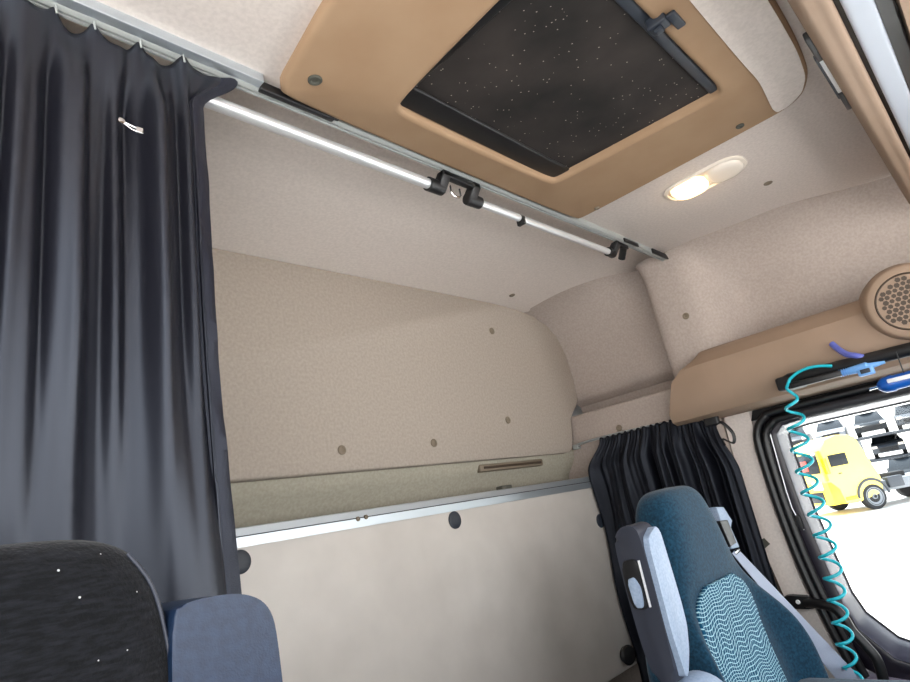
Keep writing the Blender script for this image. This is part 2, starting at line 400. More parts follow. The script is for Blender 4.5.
# ================================================================== DOOR
door_out = [(-.50, .175), (.62, .172), (.675, .160), (.712, .12), (.727, .05), (.727, -.164), (.712, -.387), (.668, -.641), (.63, -.80), (.60, -1.08), (-.50, -1.08)]
door_f = [(-.50, .175), (.62, .172), (.675, .160), (.712, .12), (.727, .05), (.727, -.164), (.712, -.387), (.690, -.53), (.660, -.64), (.560, -.70), (-.50, -.70)]
glass_in = [(-.44, .108), (.56, .102), (.618, .097), (.638, .080), (.640, .03), (.637, -.166), (.610, -.451), (.590, -.515), (.525, -.590), (.43, -.632), (-.44, -.65)]
reveal_in = [(-.45, .124), (.56, .118), (.626, .112), (.652, .088), (.655, .03), (.651, -.170), (.625, -.465), (.605, -.545), (.535, -.628), (.44, -.664), (-.45, -.68)]
def sub(poly, k=6):
    pts = [Vector(p) for p in poly]; out = []
    for i in range(len(pts)):
        for j in range(k): out.append(pts[i]+(pts[(i+1) % len(pts)]-pts[i])*j/k)
    return out
do, rv, gi = sub(door_f), sub(reveal_in), sub(glass_in)
door = thing('door_1', 'dark passenger door with large side window', 'door', (2.3, .1, -1.08)); door['kind'] = 'structure'
def rowat(A, B, f, x): return [V(x, (a*(1-f)+b*f).x, (a*(1-f)+b*f).y) for a, b in zip(A, B)]
bm = N(); loft(bm, [rowat(do, rv, 0, 2.40), rowat(do, rv, 0, 2.325), rowat(do, rv, .08, 2.318), rowat(do, rv, .9, 2.312), rowat(do, rv, 1, 2.316), rowat(do, rv, 1, 2.33)], close_v=True)
obj('door_frame', bm, M['doorblack'], door, sharp=50)
bm = N(); loft(bm, [rowat(rv, gi, -.10, 2.330), rowat(rv, gi, -.03, 2.313), rowat(rv, gi, .04, 2.311), rowat(rv, gi, .16, 2.316), rowat(rv, gi, .35, 2.33), rowat(rv, gi, .7, 2.362), rowat(rv, gi, 1, 2.398), rowat(rv, gi, 1, 2.415)], close_v=True)
re_ = obj('window_reveal', bm, M['reveal'], door, sharp=60); re_['label'] = 'grey reveal around the glass'
bm = N(); tube(bm, [onX(*p, 2.308) for p in [(769, 430), (771, 437), (786, 490), (792, 508), (804, 530)]], .0022, 6); ch = obj('channel_strip', bm, M['alu'], door); ch['label'] = 'thin bright metal channel strip'
bm = N(); p = onX(798, 522, 2.306); box(bm, p+V(-.004, -.012, -.026), p+V(.012, .012, .022), .003); obj('channel_end', bm, M['black'], ch)
bm = N(); prism(bm, [(-.46, -.69), (.50, -.69), (.64, -.67), (.62, -.80), (.58, -1.05), (-.46, -1.05)], 'x', 2.285, 2.40, .012); dp = obj('door_panel', bm, M['doorpanel'], door); dp['label'] = 'pale lilac grey lower door trim'
# thin black gasket around the glass, and the pane itself
gl = [V(2.400, p.x, p.y) for p in gi]
bm = N(); tube(bm, gl, .004, 6, closed=True); obj('glass_gasket', bm, M['rubber'], door)
win = N(); prism(win, [(p.x, p.y) for p in gi], 'x', 2.402, 2.407)
struct(obj('window_1', win, M['pane']), 'clear side window glass with a yellow truck outside', 'window')
# door seal
seal = thing('door_seal', 'double black rubber seal running around the door opening', 'door seal', (2.29, .7, -.8))
sp_ = [(-.50, .168), (.3, .166), (.62, .163), (.668, .150), (.702, .115), (.716, .05), (.716, -.164), (.700, -.387), (.656, -.641), (.618, -.80), (.59, -1.05)]
bm = N(); tube(bm, catmull([V(2.295, a, b) for a, b in sp_], 6), .014, 10); obj('inner_bead', bm, M['rubber'], seal)
sp2 = [(-.50, .140), (.3, .138), (.60, .137), (.652, .124), (.682, .095), (.693, .03), (.694, -.164), (.678, -.387), (.636, -.635), (.60, -.80)]
bm = N(); tube(bm, catmull([V(2.300, a, b) for a, b in sp2], 6), .0135, 12); ob = obj('outer_bead', bm, M['rubber'], seal)
bm = N(); tube(bm, catmull([V(2.292, a, b) for a, b in [(-.5, .138), (.0, .137), (.3, .136), (.56, .135)]], 10), .0165, 12); gr = obj('grained_bead', bm, M['rubber_grain'], seal); gr['label'] = 'coarse grained black rubber header bead'

# ================================================================== HATCH
hx0, hx1, hy0, hy1 = .50, 1.545, .088, .765
out = [(.545, .784), (.527, .765), (.517, .70), (.492, .55), (.482, .25), (.51, .15), (.57, .10), (.66, .088), (1.15, .088), (1.337, .093), (1.45, .104), (1.515, .128), (1.545, .165), (1.552, .21), (1.545, .76), (1.53, .784)]
hole = [(.752, .690), (.735, .672), (.715, .39), (.712, .29), (.728, .258), (.90, .255), (1.19, .254), (1.306, .254), (1.324, .268), (1.322, .30), (1.282, .672), (1.268, .684), (1.0, .690)]
hatch = thing('roof_hatch', 'brown roof hatch surround with dark dusty fly screen', 'roof hatch', (1.02, .43, .815))
def ring_between(bm, outp, inp, specs):
    """rows: (polygon scale about inner/outer, z)"""
    loft(bm, specs, close_v=True)
def resamp_closed(poly, n, start):
    pts = [Vector(p) for p in poly]
    area = sum(pts[i].x*pts[(i+1) % len(pts)].y-pts[(i+1) % len(pts)].x*pts[i].y for i in range(len(pts)))
    if area < 0: pts = pts[::-1]
    cx = V(1.02, .46); out_ = []
    for k in range(n):
        ang = 2*math.pi*k/n; d = V(math.cos(ang), math.sin(ang)); best = None
        for i in range(len(pts)):
            a, b = pts[i]-cx, pts[(i+1) % len(pts)]-cx; e = b-a
            den = d.x*e.y-d.y*e.x
            if abs(den) < 1e-9: continue
            t = (a.x*e.y-a.y*e.x)/den; s = (a.x*d.y-a.y*d.x)/den
            if t > 0 and -1e-6 <= s <= 1+1e-6 and (best is None or t > best): best = t
        out_.append(cx+d*best)
    return out_
def round2(poly, frac=.35): return smooth_poly(poly, 4, None, frac)
angs = 240
O = resamp_closed(round2(out, .4), angs, 0); H = resamp_closed(round2(hole, .4), angs, 0)
def shrink(P, d):
    n = len(P); r = []
    for i in range(n):
        t = (P[(i+1) % n]-P[i-1]).normalized(); nrm = V(-t.y, t.x); r.append(P[i]+nrm*d)
    return r
def zr(P, z): return [V(p.x, p.y, z) for p in P]
bm = N()
H2 = shrink(H, -.016); H3 = shrink(H, -.010)
loft(bm, [zr(O, .825), zr(O, .800), zr(shrink(O, .004), .793), zr(shrink(O, .012), .790), zr(shrink(H2, -.004), .790), zr(H2, .7885), zr(H3, .7875), zr(shrink(H, -.003), .790), zr(H, .796), zr(H, .835)], close_v=True)
sur = obj('hatch_surround', bm, M['hatchbrown'], hatch, sharp=45)
# fabric covered front part of the surround
fab = [(.62, .096), (1.15, .0955), (1.33, .1005), (1.44, .112), (1.50, .135), (1.528, .17), (1.532, .205), (1.36, .186), (1.249, .189), (.62, .189)]
bm = N(); prism(bm, round2(fab, .3), 'z', .7865, .7955, .0025, 2); fb = obj('fabric_trim', bm, M['liner'], hatch); fb['label'] = 'pale fabric covered front part of the surround'
clip(hatch, onZ(315, 80, .7895), (0, 0, -1), .013, 'clipdark', 'screw_cap')
clip(hatch, onZ(740, 126, .7895), (0, 0, -1), .010, 'clipdark', 'screw_cap')
clip(hatch, onZ(597, 208, .7895), (0, 0, -1), .008, 'clip', 'screw_cap')
bm = N(); prism(bm, [(p.x, p.y) for p in shrink(H, -.004)][::2], 'z', .806, .815); sc_ = obj('fly_screen', bm, M['screen'], hatch); sc_['label'] = 'dusty black fly screen'
bm = N(); box(bm, (.74, .635, .800), (1.285, .688, .808), .004); box(bm, (.722, .262, .800), (.742, .66, .808), .003)
obj('screen_rail', bm, M['black'], hatch)
bm = N(); box(bm, (.735, .256, .797), (1.318, .278, .808), .004); pb = obj('pull_bar', bm, M['bunkknob'], hatch)
e = onZ(664, 26, .79)
bm = N(); box(bm, (e.x-.034, .232, .776), (e.x-.006, .268, .800), .004); box(bm, (e.x-.026, .244, .768), (e.x-.014, .260, .779), .002); box(bm, (e.x-.03, .215, .778), (e.x+.02, .232, .786), .003)
obj('latch', bm, M['bunkknob'], hatch)

# ================================================================== CEILING CURTAIN TRACK
track = thing('curtain_track', 'grey metal curtain track across the ceiling', 'curtain track', (1.0, .805, .815))
bm = N()
tp = [(.787, .816), (.787, .797), (.793, .794), (.796, .794), (.796, .799), (.800, .799), (.800, .793), (.805, .793), (.808, .797), (.808, .816)]
prism(bm, tp, 'x', XL+.01, 2.185); obj('track_profile', bm, M['greymetal'], track)
bm = N(); box(bm, (XL+.01, .770, .797), (.50, .7885, .8165), .001); fl = obj('bright_flange', bm, M['alu_rail'], track); fl['label'] = 'bright aluminium flange edge'
bm = N(); box(bm, (.50, .782, .792), (.66, .794, .812), .003); box(bm, (.62, .777, .794), (.67, .788, .806), .003); obj('stop_strip', bm, M['black'], track)
bm = N(); box(bm, (1.84, .7815, .792), (1.94, .7875, .806), .002); obj('stop_strip', bm, M['black'], track)
bm = N(); box(bm, (2.05, .780, .792), (2.24, .7875, .812), .003); obj('stop_strip', bm, M['black'], track)
bm = N(); prism(bm, smooth_poly([(2.18, .786), (2.25, .787), (2.264, .797), (2.25, .808), (2.18, .808)], 4, (1, 2, 3), .4), 'z', .790, .812, .002); ec = obj('end_cap', bm, M['greymetal'], track)
clip(ec, (2.235, .797, .7895), (0, 0, -1), .004, 'clipdark', 'screw')

# ================================================================== HANGING ROD
rod = thing('hanging_rod', 'polished aluminium rod in black brackets below the ceiling', 'rod', (1.1, .85, .78))
RY, RZ = .829, .764
bm = N(); tube(bm, [(XL+.03, RY, RZ), (.962, RY, RZ)], .0125, 16); obj('rod_bar', bm, M['alu'], rod)
bm = N(); tube(bm, [(1.11, RY, RZ), (1.80, RY, RZ)], .0105, 16); obj('rod_bar', bm, M['alu'], rod)
bm = N()
tube(bm, [(.950, RY, RZ), (.998, RY, RZ)], .0170, 16); tube(bm, [(1.088, RY, RZ), (1.135, RY, RZ)], .0160, 16)
brk = [(.7955, .7935), (.816, .7935), (.842, .768), (.838, .750), (.822, .750), (.7955, .780)]
prism(bm, brk, 'x', .976, 1.002, .003); prism(bm, brk, 'x', 1.084, 1.110, .003); box(bm, (.976, .7955, .778), (1.110, .814, .7935), .003); bk = obj('centre_bracket', bm, M['black'], rod)
bm = N(); tube(bm, [(1.026, RY-.004, .780), (1.026, RY-.004, .762), (1.033, RY-.004, .754), (1.052, RY-.004, .754), (1.059, RY-.004, .762), (1.059, RY-.004, .780)], .0028, 8); rg = obj('hook_ring', bm, M['chrome'], rod); rg['label'] = 'small metal hook'
bm = N(); tube(bm, [(1.79, RY, RZ), (1.825, RY, RZ)], .0155, 16); prism(bm, brk, 'x', 1.803, 1.828, .003); box(bm, (1.81, .7955, .779), (1.885, .812, .7935), .003)
tube(bm, [(1.868, .806, .786), (1.886, .832, .758)], .0125, 14); obj('end_bracket', bm, M['black'], rod)
bm = N(); xx = onY(521, 221, RY).x; tube(bm, [(xx-.008, RY, RZ), (xx+.008, RY, RZ)], .0112, 16); box(bm, (xx-.006, RY-.012, RZ-.02), (xx+.006, RY+.012, RZ-.004), .002); obj('rod_clip', bm, M['black'], rod)

# ================================================================== DOME LIGHT
dome = thing('dome_light', 'lit oblong ceiling lamp with clear lens', 'ceiling lamp', (1.735, .455, .815))
def stadium(cx, cy, hx, hy, n=8):
    pts = []
    for sx, sy, a0 in ((1, 1, 0), (-1, 1, 90), (-1, -1, 180), (1, -1, 270)):
        rr = min(hx, hy)*.85
        for k in range(n+1):
            a = math.radians(a0+90*k/n); pts.append((cx+sx*(hx-rr)+rr*math.cos(a), cy+sy*(hy-rr)+rr*math.sin(a)))
    return pts
S1 = stadium(1.735, .455, .066, .118); 
bm = N(); loft(bm, [[V(1.735+(x-1.735)*s, .455+(y-.455)*s2, z) for x, y in S1] for s, s2, z in ((1.0, 1.0, .818), (1.0, 1.0, .811), (.95, .97, .808), (.86, .92, .808), (.84, .91, .814))], close_v=True); obj('bezel', bm, M['lens'], dome)
def lensmesh(y0, y1):
    bm = N(); cx, cy = 1.735, (y0+y1)/2; P = stadium(cx, cy, .054, (y1-y0)/2)
    loft(bm, [[V(cx+(x-cx)*s, cy+(y-cy)*s, z) for x, y in P] for s, z in ((1, .815), (.98, .806), (.9, .800), (.7, .797), (.35, .796))], close_v=True, caps=True); return bm
l1 = obj('lit_lens', lensmesh(.45, .553), M['bulb'], dome); l1['label'] = 'glowing warm half of the lens'
obj('clear_lens', lensmesh(.347, .449), M['lens'], dome)

# ================================================================== OVERHEAD CONSOLE (front)
con = thing('overhead_console', 'brown overhead console edge close to the camera', 'overhead console', (1.0, 0, .66))
cp = [(.076, .83), (.068, .745), (.064, .705), (.0605, .682), (.053, .670), (.044, .666), (.036, .669), (.028, .667), (.020, .666), (.014, .670), (.0125, .68), (.0125, .83)]
bm = N(); prism(bm, cp, 'x', XL+.02, 2.33); obj('console_lip', bm, M['brown'], con, sharp=60)
bm = N(); prism(bm, [(.0125, .83), (.0125, .70), (-.30, .70), (-.30, .83)], 'x', XL+.02, 2.33); obj('console_body', bm, M['brown_dark'], con)
bm = N(); prism(bm, smooth_poly([(.0045, .705), (.0045, .674), (-.035, .666), (-.035, .705)], 4, (1, 2), .2), 'x', XL+.03, 2.25); st = obj('visor_roll', bm, M['paleblue'], con); st['label'] = 'pale grey blue strip'
bm = N(); prism(bm, [(-.0355, .705), (-.0355, .672), (-.056, .672), (-.056, .705)], 'x', XL+.03, 2.25, .003); obj('black_strip', bm, M['black'], con)
bm = N(); prism(bm, [(-.062, .705), (-.062, .650), (-.30, .640), (-.30, .705)], 'x', XL+.03, 2.25, .008); obj('front_ledge', bm, M['brown'], con)
ls = thing('light_strip', 'narrow white light strip with black ends on the console edge', 'light', (1.33, .085, .70))
bm = N(); box(bm, (1.165, .062, .700), (1.262, .0725, .716), .003); obj('end_piece', bm, M['black'], ls)
bm = N(); box(bm, (1.258, .062, .703), (1.425, .0715, .715), .003); obj('lens_bar', bm, M['white'], ls)
bm = N(); box(bm, (1.425, .062, .700), (1.515, .0725, .716), .003); obj('end_piece', bm, M['black'], ls)
bm = N(); box(bm, (1.25, .0705, .703), (1.45, .0755, .714), .002); obj('back_rail', bm, M['bunkknob'], ls)

# ================================================================== BUNK
bunk = thing('folding_bunk', 'beige folded bunk board with aluminium top rail against the rear wall', 'bunk', (1.0, 1.37, -.62))
bm = N(); box(bm, (XL+.02, 1.34, -.62), (2.195, 1.40, .036), .004); obj('board', bm, M['board'], bunk)
bm = N(); rp2 = [(1.334, .0315), (1.334, .0535), (1.3375, .055), (1.336, .0565), (1.340, .0735), (1.352, .076), (1.40, .076), (1.40, .0315)]
prism(bm, rp2, 'x', XL+.02, 2.19); er = obj('edge_rail', bm, M['alu_rail'], bunk, sharp=20); er['label'] = 'bright aluminium edge rail'
bm = N(); box(bm, (2.175, 1.332, .028), (2.205, 1.402, .078), .004); obj('rail_cap', bm, M['greymetal'], er)
for c in [(358, 519), (366, 517)]:
    clip(er, onY(*c, 1.3335), (0, -1, 0), .006, 'clip', 'rivet')
bm = N(); tube(bm, [(.0, 1.3365, .055), (2.18, 1.3365, .055)], .0013, 6); obj('rail_groove', bm, M['bunkknob'], er)
for c in [(240, 562), (455, 520), (600, 521)]:
    p = onY(*c, 1.338)
    if c[0] == 600: p = V(2.172, 1.338, p.z)
    bm = N(); lathe(bm, [(.026, -.004), (.026, .001), (.023, .003), (.012, .0032)], p, (0, -1, 0), 28); obj('bunk_stud', bm, M['bunkknob'], bunk)
p = onY(504, 483, 1.36)
bm = N(); box(bm, (p.x-.02, 1.355, .07), (p.x+.035, 1.385, .088), .004); obj('rail_latch', bm, M['clipdark'], bunk)
p = onY(628, 655, 1.32)
bm = N(); lathe(bm, [(.015, -.02), (.030, -.01), (.034, .003), (.028, .010), (.012, .012)], p, (-.3, -1, 0), 24); obj('strap_pad', bm, M['black'], bunk)
lb = thing('lower_berth', 'dark lower berth mattress beneath the folded board', 'berth', (1.0, 1.2, -1.1))
bm = N(); box(bm, (XL+.02, .98, -.80), (2.12, 1.48, -.68), .03); obj('mattress', bm, M['mattress'], lb)
bm = N(); box(bm, (XL+.02, 1.0, -1.10), (2.12, 1.48, -.80), .005); obj('berth_box', bm, M['board'], lb)

# ================================================================== LEFT CURTAIN
def curtain_mesh(s0, s1, n, m, fn):
    bm = N(); rows = []
    for i in range(n+1):
        s = s0+(s1-s0)*i/n; rows.append([fn(s, j/m) for j in range(m+1)])
    loft(bm, rows); return bm
rng = random.Random(3)
hooks = [-.34, -.27, -.20, -.12, -.05, .02, .08, .137, .187, .236, .30, .364, .456]
SAG = [.02, .03, .02, .03, .02, .025, .02, .022, .03, .03, .022, .018, .006]
def folds(s, v):
    s = s+.022*v
    k = 1-.88*sstep(.26, .55, v)
    f = .0125*k*math.sin(2*math.pi*19.5*(s+.006*math.sin(4*v+11*s))+.3+.9*v)
    f += (.0130-.0075*sstep(.28, .6, v))*math.sin(2*math.pi*9.3*(s+.010*math.sin(3*v))+1.2-.5*v)
    f += .010*math.sin(2*math.pi*5.1*s+2.6+.8*v)
    f += .006*sstep(.3, .6, v)*math.sin(2*math.pi*(6.5*s-2.2*v)+.6)
    f += .0035*k*math.sin(2*math.pi*41*s+2*v+.7)
    return f
def left_curtain(s, v):
    z = .799 - 1.49*v
    j = max([i for i in range(len(hooks)) if hooks[i] <= s+1e-6] or [0]); j = min(j, len(hooks)-2)
    t = (s-hooks[j])/(hooks[j+1]-hooks[j]); sag = 4*t*(1-t)
    w = (1-sstep(0, .10, v))
    z -= w*sag*SAG[j]
    e = sstep(.36, .456, s)
    y = .800 - folds(s, v)*(.30+.70*sstep(0, .10, v))*(1-.75*e) - .010*sag*w*(1 if j % 2 else -1)
    x = s - e*.066*sstep(.0, .055, v) + e*(.010*sstep(.25, .9, v)+.003*math.sin(13*v))
    d = (s-hooks[j+1]) if t > .5 else (s-hooks[j])
    y -= .009*math.exp(-(d/.008)**2)*math.exp(-v/.05)
    y -= .016*math.sin(v*6.5+s*12)*sstep(.25, .6, v)*(1-e)
    return V(x, y, z)
cur = thing('long_curtain', 'long black satin curtain hanging from the ceiling track', 'curtain', (.1, .828, -.70))
bm = curtain_mesh(-.345, .440, 300, 150, left_curtain)
cl = obj('cloth', bm, M['curtain'], cur, sharp=180); md = cl.modifiers.new('thick', 'SOLIDIFY'); md.thickness = .0015
bm = N(); rows = []
for j in range(151):
    v = j/150; a = left_curtain(.435, v); b = left_curtain(.456, v)
    k = .006*math.sin(v*38)*sstep(.05, .2, v)+.004*math.sin(v*71)
    rows.append([a+V(-.006, -.003, 0), a+V(.0, -.006, 0), (a+b)/2+V(0, -.0055+k*.3, 0), b+V(.006, -.002+k*.4, 0), b+V(.008, .002, 0), b+V(.0, .006, 0), a+V(-.006, .006, 0)])
loft(bm, rows, close_v=True, caps=True); hm = obj('hem', bm, M['curtain_hem'], cur, sharp=60); hm['label'] = 'stitched black hem along the free edge'
for h in hooks[1:-1]:
    p = left_curtain(h, .004); bm = N()
    tube(bm, [(h, .803, .803), (h, p.y-.004, .800), (h, p.y-.006, p.z-.002), (h+.002, p.y-.004, p.z-.010)], .0016, 6); obj('curtain_hook', bm, M['greymetal'], cur)
# safety pin
pa, pb2 = onY(121, 121, .768), onY(140, 130, .768)
bm = N(); d = pb2-pa; up = V(0, 0, 1)
tube(bm, [pa, pa+d*.5, pb2], .0016, 8); tube(bm, [pa+V(0, -.002, -.002), pa+d*.5+V(0, -.003, -.008), pb2+V(0, 0, -.005)], .0010, 8)
lathe(bm, [(.001, 0), (.0045, .001), (.0045, .004), (.001, .005)], pa+V(0, .001, -.001), (0, -1, 0), 14); box(bm, pb2-V(.006, .003, .007), pb2+V(.004, .002, .003), .0015)
tag(obj('safety_pin', bm, M['chrome']), 'small silver safety pin stuck through the long black curtain', 'safety pin')

# ================================================================== RIGHT CURTAIN + ROD
crod = thing('side_curtain_rod', 'thin pale curtain rod along the lower side wall', 'curtain rod', (2.2, 1.1, .2))
bm = N(); tube(bm, catmull([V(2.228, 1.405, .205), V(2.215, 1.37, .214), V(2.212, 1.2, .216), V(2.212, .96, .207), V(2.215, .80, .175)], 8), .0055, 10); obj('rod_bar', bm, M['alu_rail'], crod)
bm = N(); box(bm, (2.21, 1.385, .196), (2.236, 1.41, .216), .003); obj('rod_end', bm, M['greymetal'], crod)
def right_curtain(s, v):
    # s from 0 (rear) to 1 (front)
    y = 1.265 - .465*s - .038*s**3*sstep(.02, .2, v)
    y += (.068*(1-s)**2)*sstep(0, .13, v)
    ztop = .209 - .036*sstep(.62, 1, s)
    z = ztop + .004 - .95*v
    z += .0035*math.sin(s*2*math.pi*17)*(1-sstep(0, .05, v))
    a = .22+.78*sstep(.0, .16, v)
    f = .016*math.sin(s*2*math.pi*7.5+1+v*1.2)+.011*math.sin(s*2*math.pi*12.3+.4-v)+.006*math.sin(s*2*math.pi*23)*(1-.6*v)
    f *= (.45+.55*sstep(.30, .45, s))
    # slack diagonal drag near the rear
    f += .012*math.sin((s*1.4+v*.9)*2*math.pi*2.2)*(1-sstep(.3, .5, s))*sstep(0, .1, v)
    f -= .022*math.exp(-((s-.90)/.035)**2)*sstep(0.0, .08, v)
    f += .006*math.sin(s*2*math.pi*34)*(1-sstep(.02, .12, v))
    x = 2.178 + .03*(1-sstep(0, .1, v))*.6 - f*a
    return V(x, y, z)
rc = thing('side_curtain', 'short black gathered curtain hanging behind the teal seat', 'curtain', (2.19, 1.05, -.72))
bm = curtain_mesh(0, 1, 220, 90, right_curtain); c2 = obj('cloth', bm, M['curtain2'], rc, sharp=180); md = c2.modifiers.new('thick', 'SOLIDIFY'); md.thickness = .0015
bm = N(); tube(bm, catmull([right_curtain(1, .02)+V(-.004, 0, 0), V(2.185, .775, .16), V(2.19, .752, .118), V(2.19, .76, .085), V(2.19, .79, .105), right_curtain(1, .1)+V(-.004, 0, 0)], 6), .0065, 8, flat=.4); box(bm, (2.18, .785, .158), (2.205, .835, .198), .005); obj('tie_strap', bm, M['black'], rc)

# ================================================================== SHELF + SPEAKER
shelf = thing('storage_shelf', 'brown moulded storage shelf with round speaker above the side window', 'shelf', (2.2, .4, .18))
shp = [(2.40, .445), (2.22, .428), (2.165, .417), (2.150, .408), (2.135, .390), (2.112, .366), (2.106, .33), (2.106, .265), (2.118, .225), (2.14, .196), (2.17, .185), (2.29, .184), (2.40, .184)]
def yend(z): return .945-.05*sstep(.2, .33, z)-.105*sstep(.33, .415, z)
rows = []
for k, y in enumerate([0]+[.06+.70*i/20 for i in range(21)]+[None]):
    if y is None: rows.append([V(x+(.0 if x > 2.3 else .012), yend(z)-.012, z) for x, z in shp]); rows.append([V(x+(.0 if x > 2.3 else .05), yend(z), z) for x, z in shp])
    elif k == 0: rows.append([V(x, -.52, z) for x, z in shp])
    else: rows.append([V(x, y if True else y, z) for x, z in shp])
bm = N(); loft(bm, rows, close_v=True, caps=True); obj('shelf_body', bm, M['brown'], shelf, sharp=28)
pc = onX(910, 301, 2.085)
bm = N(); ax = V(-1, -.12, -.10)
lathe(bm, [(.128, -.20), (.118, -.07), (.109, -.018), (.103, -.004), (.098, 0), (.0815, -.0005)], pc, ax, 48); obj('speaker_pod', bm, M['brown'], shelf, sharp=50)
bm = N(); lathe(bm, [(.082, -.01), (.082, .0), (.0795, .003), (.077, .0015), (.076, -.003)], pc, ax, 48); sr = obj('grille_ring', bm, M['brown_dark'], shelf)
bm = N(); lathe(bm, [(.078, -.012), (.0775, -.001), (.06, .0005), (.03, .001), (.005, .001)], pc, ax, 48); sg = obj('speaker_grille', bm, M['brown'], shelf)
bm = N(); axn = ax.normalized(); e1 = axn.cross(V(0, 0, 1)).normalized(); e2 = axn.cross(e1); rg_ = random.Random(5)
for iy in range(-6, 7):
    for ix in range(-6, 7):
        hx, hy = (ix+.5*(iy % 2))*.0152, iy*.0132
        if hx*hx+hy*hy > .0695**2: continue
        rr = .0072*rg_.uniform(.86, 1.08); o_ = pc+e1*(hx+rg_.uniform(-.0007, .0007))+e2*(hy+rg_.uniform(-.0007, .0007)); a0 = rg_.uniform(-.2, .2)
        lo = [bm.verts.new(o_+axn*-.004+(e1*math.cos(a0+k*math.pi/3)+e2*math.sin(a0+k*math.pi/3))*rr) for k in range(6)]
        hi = [bm.verts.new(o_+axn*.0016+(e1*math.cos(a0+k*math.pi/3)+e2*math.sin(a0+k*math.pi/3))*rr) for k in range(6)]
        bm.faces.new(hi); bm.faces.new(lo[::-1])
        for k in range(6): bm.faces.new((lo[k], lo[(k+1) % 6], hi[(k+1) % 6], hi[k]))
gh = obj('grille_pattern', bm, M['brown_dark'], sg); gh['label'] = 'dark honeycomb openings of the grille'

# ================================================================== GRAB BAR + AIR HOSE
bar = thing('grab_rail', 'thick black grab rail under the brown shelf', 'grab rail', (2.05, .3, .2))
b0, b1 = onX(783, 381, 2.06), onX(911, 349, 2.06)
dd = (b0-b1).normalized()
bm = N(); tube(bm, [b0+dd*.0, b0-dd*.02, b1-dd*.55], [.012, .019, .019], 18); obj('rail_bar', bm, M['black'], bar)
bm = N(); box(bm, (2.045, b0.y-.05, b0.z-.030), (2.12, b0.y+.02, b0.z+.012), .008); box(bm, (2.03, b0.y-.16, b0.z-.032), (2.055, b0.y-.02, b0.z-.014), .004); obj('rail_foot', bm, M['black'], bar)
p = onX(897, 352, 2.05); p2 = onX(905, 373, 2.05)
bm = N(); tube(bm, [p+V(-.021, 0, 0), p2+V(-.021, 0, 0)], .0016, 6); obj('tie_cord', bm, M['black'], bar)
hose = thing('air_hose', 'turquoise coiled air hose hanging beside the window', 'air hose', onX(855, 681, 2.12))
path = [onX(*q, 2.035) for q in [(832, 366), (820, 366), (808, 368), (797, 373), (789, 380)]]
path = catmull(path, 6)
cpx = [(791, 386), (793, 410), (796.5, 423), (800, 446), (806, 473), (812, 496), (820, 521), (825, 542), (831, 565), (835, 588), (838, 610), (843, 631), (847, 654), (855, 680)]
cen = catmull([onX(*q, 2.04+.10*k/13) for k, q in enumerate(cpx)], 10)
L = [0]
for i in range(1, len(cen)): L.append(L[-1]+(cen[i]-cen[i-1]).length)
turns = 13.6; nt_ = 340
hel = []
vr = Vector((_vx.x, _vy.x, _vz.x))
for k in range(nt_+1):
    u = k/nt_; s = L[-1]*u; i = max(j for j in range(len(L)) if L[j] <= s+1e-9); i = min(i, len(L)-2)
    c = cen[i]+(cen[i+1]-cen[i])*((s-L[i])/(L[i+1]-L[i]))
    t = (cen[i+1]-cen[i]).normalized(); e1 = (vr-t*vr.dot(t)).normalized(); e2 = t.cross(e1)
    rr = (.012+.013*sstep(0, .15, u)-.003*sstep(.6, .85, u)-.003*sstep(.9, 1, u))
    ph = 2*math.pi*turns*u+math.pi
    hel.append(c+(e1*math.cos(ph)+e2*math.sin(ph))*rr)
bm = N(); tube(bm, path[:-1]+hel, .0046, 10); obj('coil', bm, M['hose'], hose, sharp=180)
bm = N(); tube(bm, catmull([onX(832, 344, 2.10), onX(838, 349, 2.085), onX(846, 354, 2.065), onX(856, 356, 2.05), onX(866, 358, 2.055)], 6), [.009]*25, 12); hp = obj('tail', bm, M['hose_purple'], hose); hp['label'] = 'violet blue hose tail'
k0, k1 = onX(838, 374, 2.045), onX(885, 362, 2.045); kd = k1-k0
bm = N(); tube(bm, [k0, k0+kd*.2, k0+kd*.25, k0+kd*.5, k0+kd*.62, k0+kd*.68, k0+kd], [.006, .009, .011, .0125, .014, .009, .004], 12)
for q_ in (.04, .09, .14, .19): tube(bm, [k0+kd*q_, k0+kd*(q_+.018)], .0115, 10)
cp_ = obj('coupling', bm, M['lightblue'], hose); cp_['label'] = 'light blue hose coupling'
kp = k0+kd*.56
bm = N(); box(bm, kp+V(-.014, -.022, -.024), kp+V(.010, .018, .0), .004); obj('coupling_lug', bm, M['lightblue'], cp_)
bm = N(); box(bm, kp+V(-.018, -.014, -.018), kp+V(-.010, .010, -.006), .002); obj('lug_slot', bm, M['bunkknob'], cp_)
gp = onX(894, 384, 2.10)
gun = thing('air_gun', 'cobalt blue air nozzle hanging at the right end of the rail', 'air gun', gp)
bm = N(); g0, g1 = onX(878, 387, 2.10), onX(930, 373, 2.10); gd = g1-g0
tube(bm, [g0, g0+gd*.06, g0+gd*.12, g0+gd*.3, g0+gd*.34, g0+gd*1.0], [.010, .017, .022, .024, .021, .021], 16); obj('gun_body', bm, M['cobalt'], gun)
bm = N(); box(bm, g0+gd*.32+V(-.026, -.06, .000), g0+gd*.32+V(-.016, .012, .012), .003); obj('trigger', bm, M['white'], gun)
bm = N(); tube(bm, [g0-gd*.18, g0+gd*.02], .004, 8); obj('nozzle', bm, M['chrome'], gun)
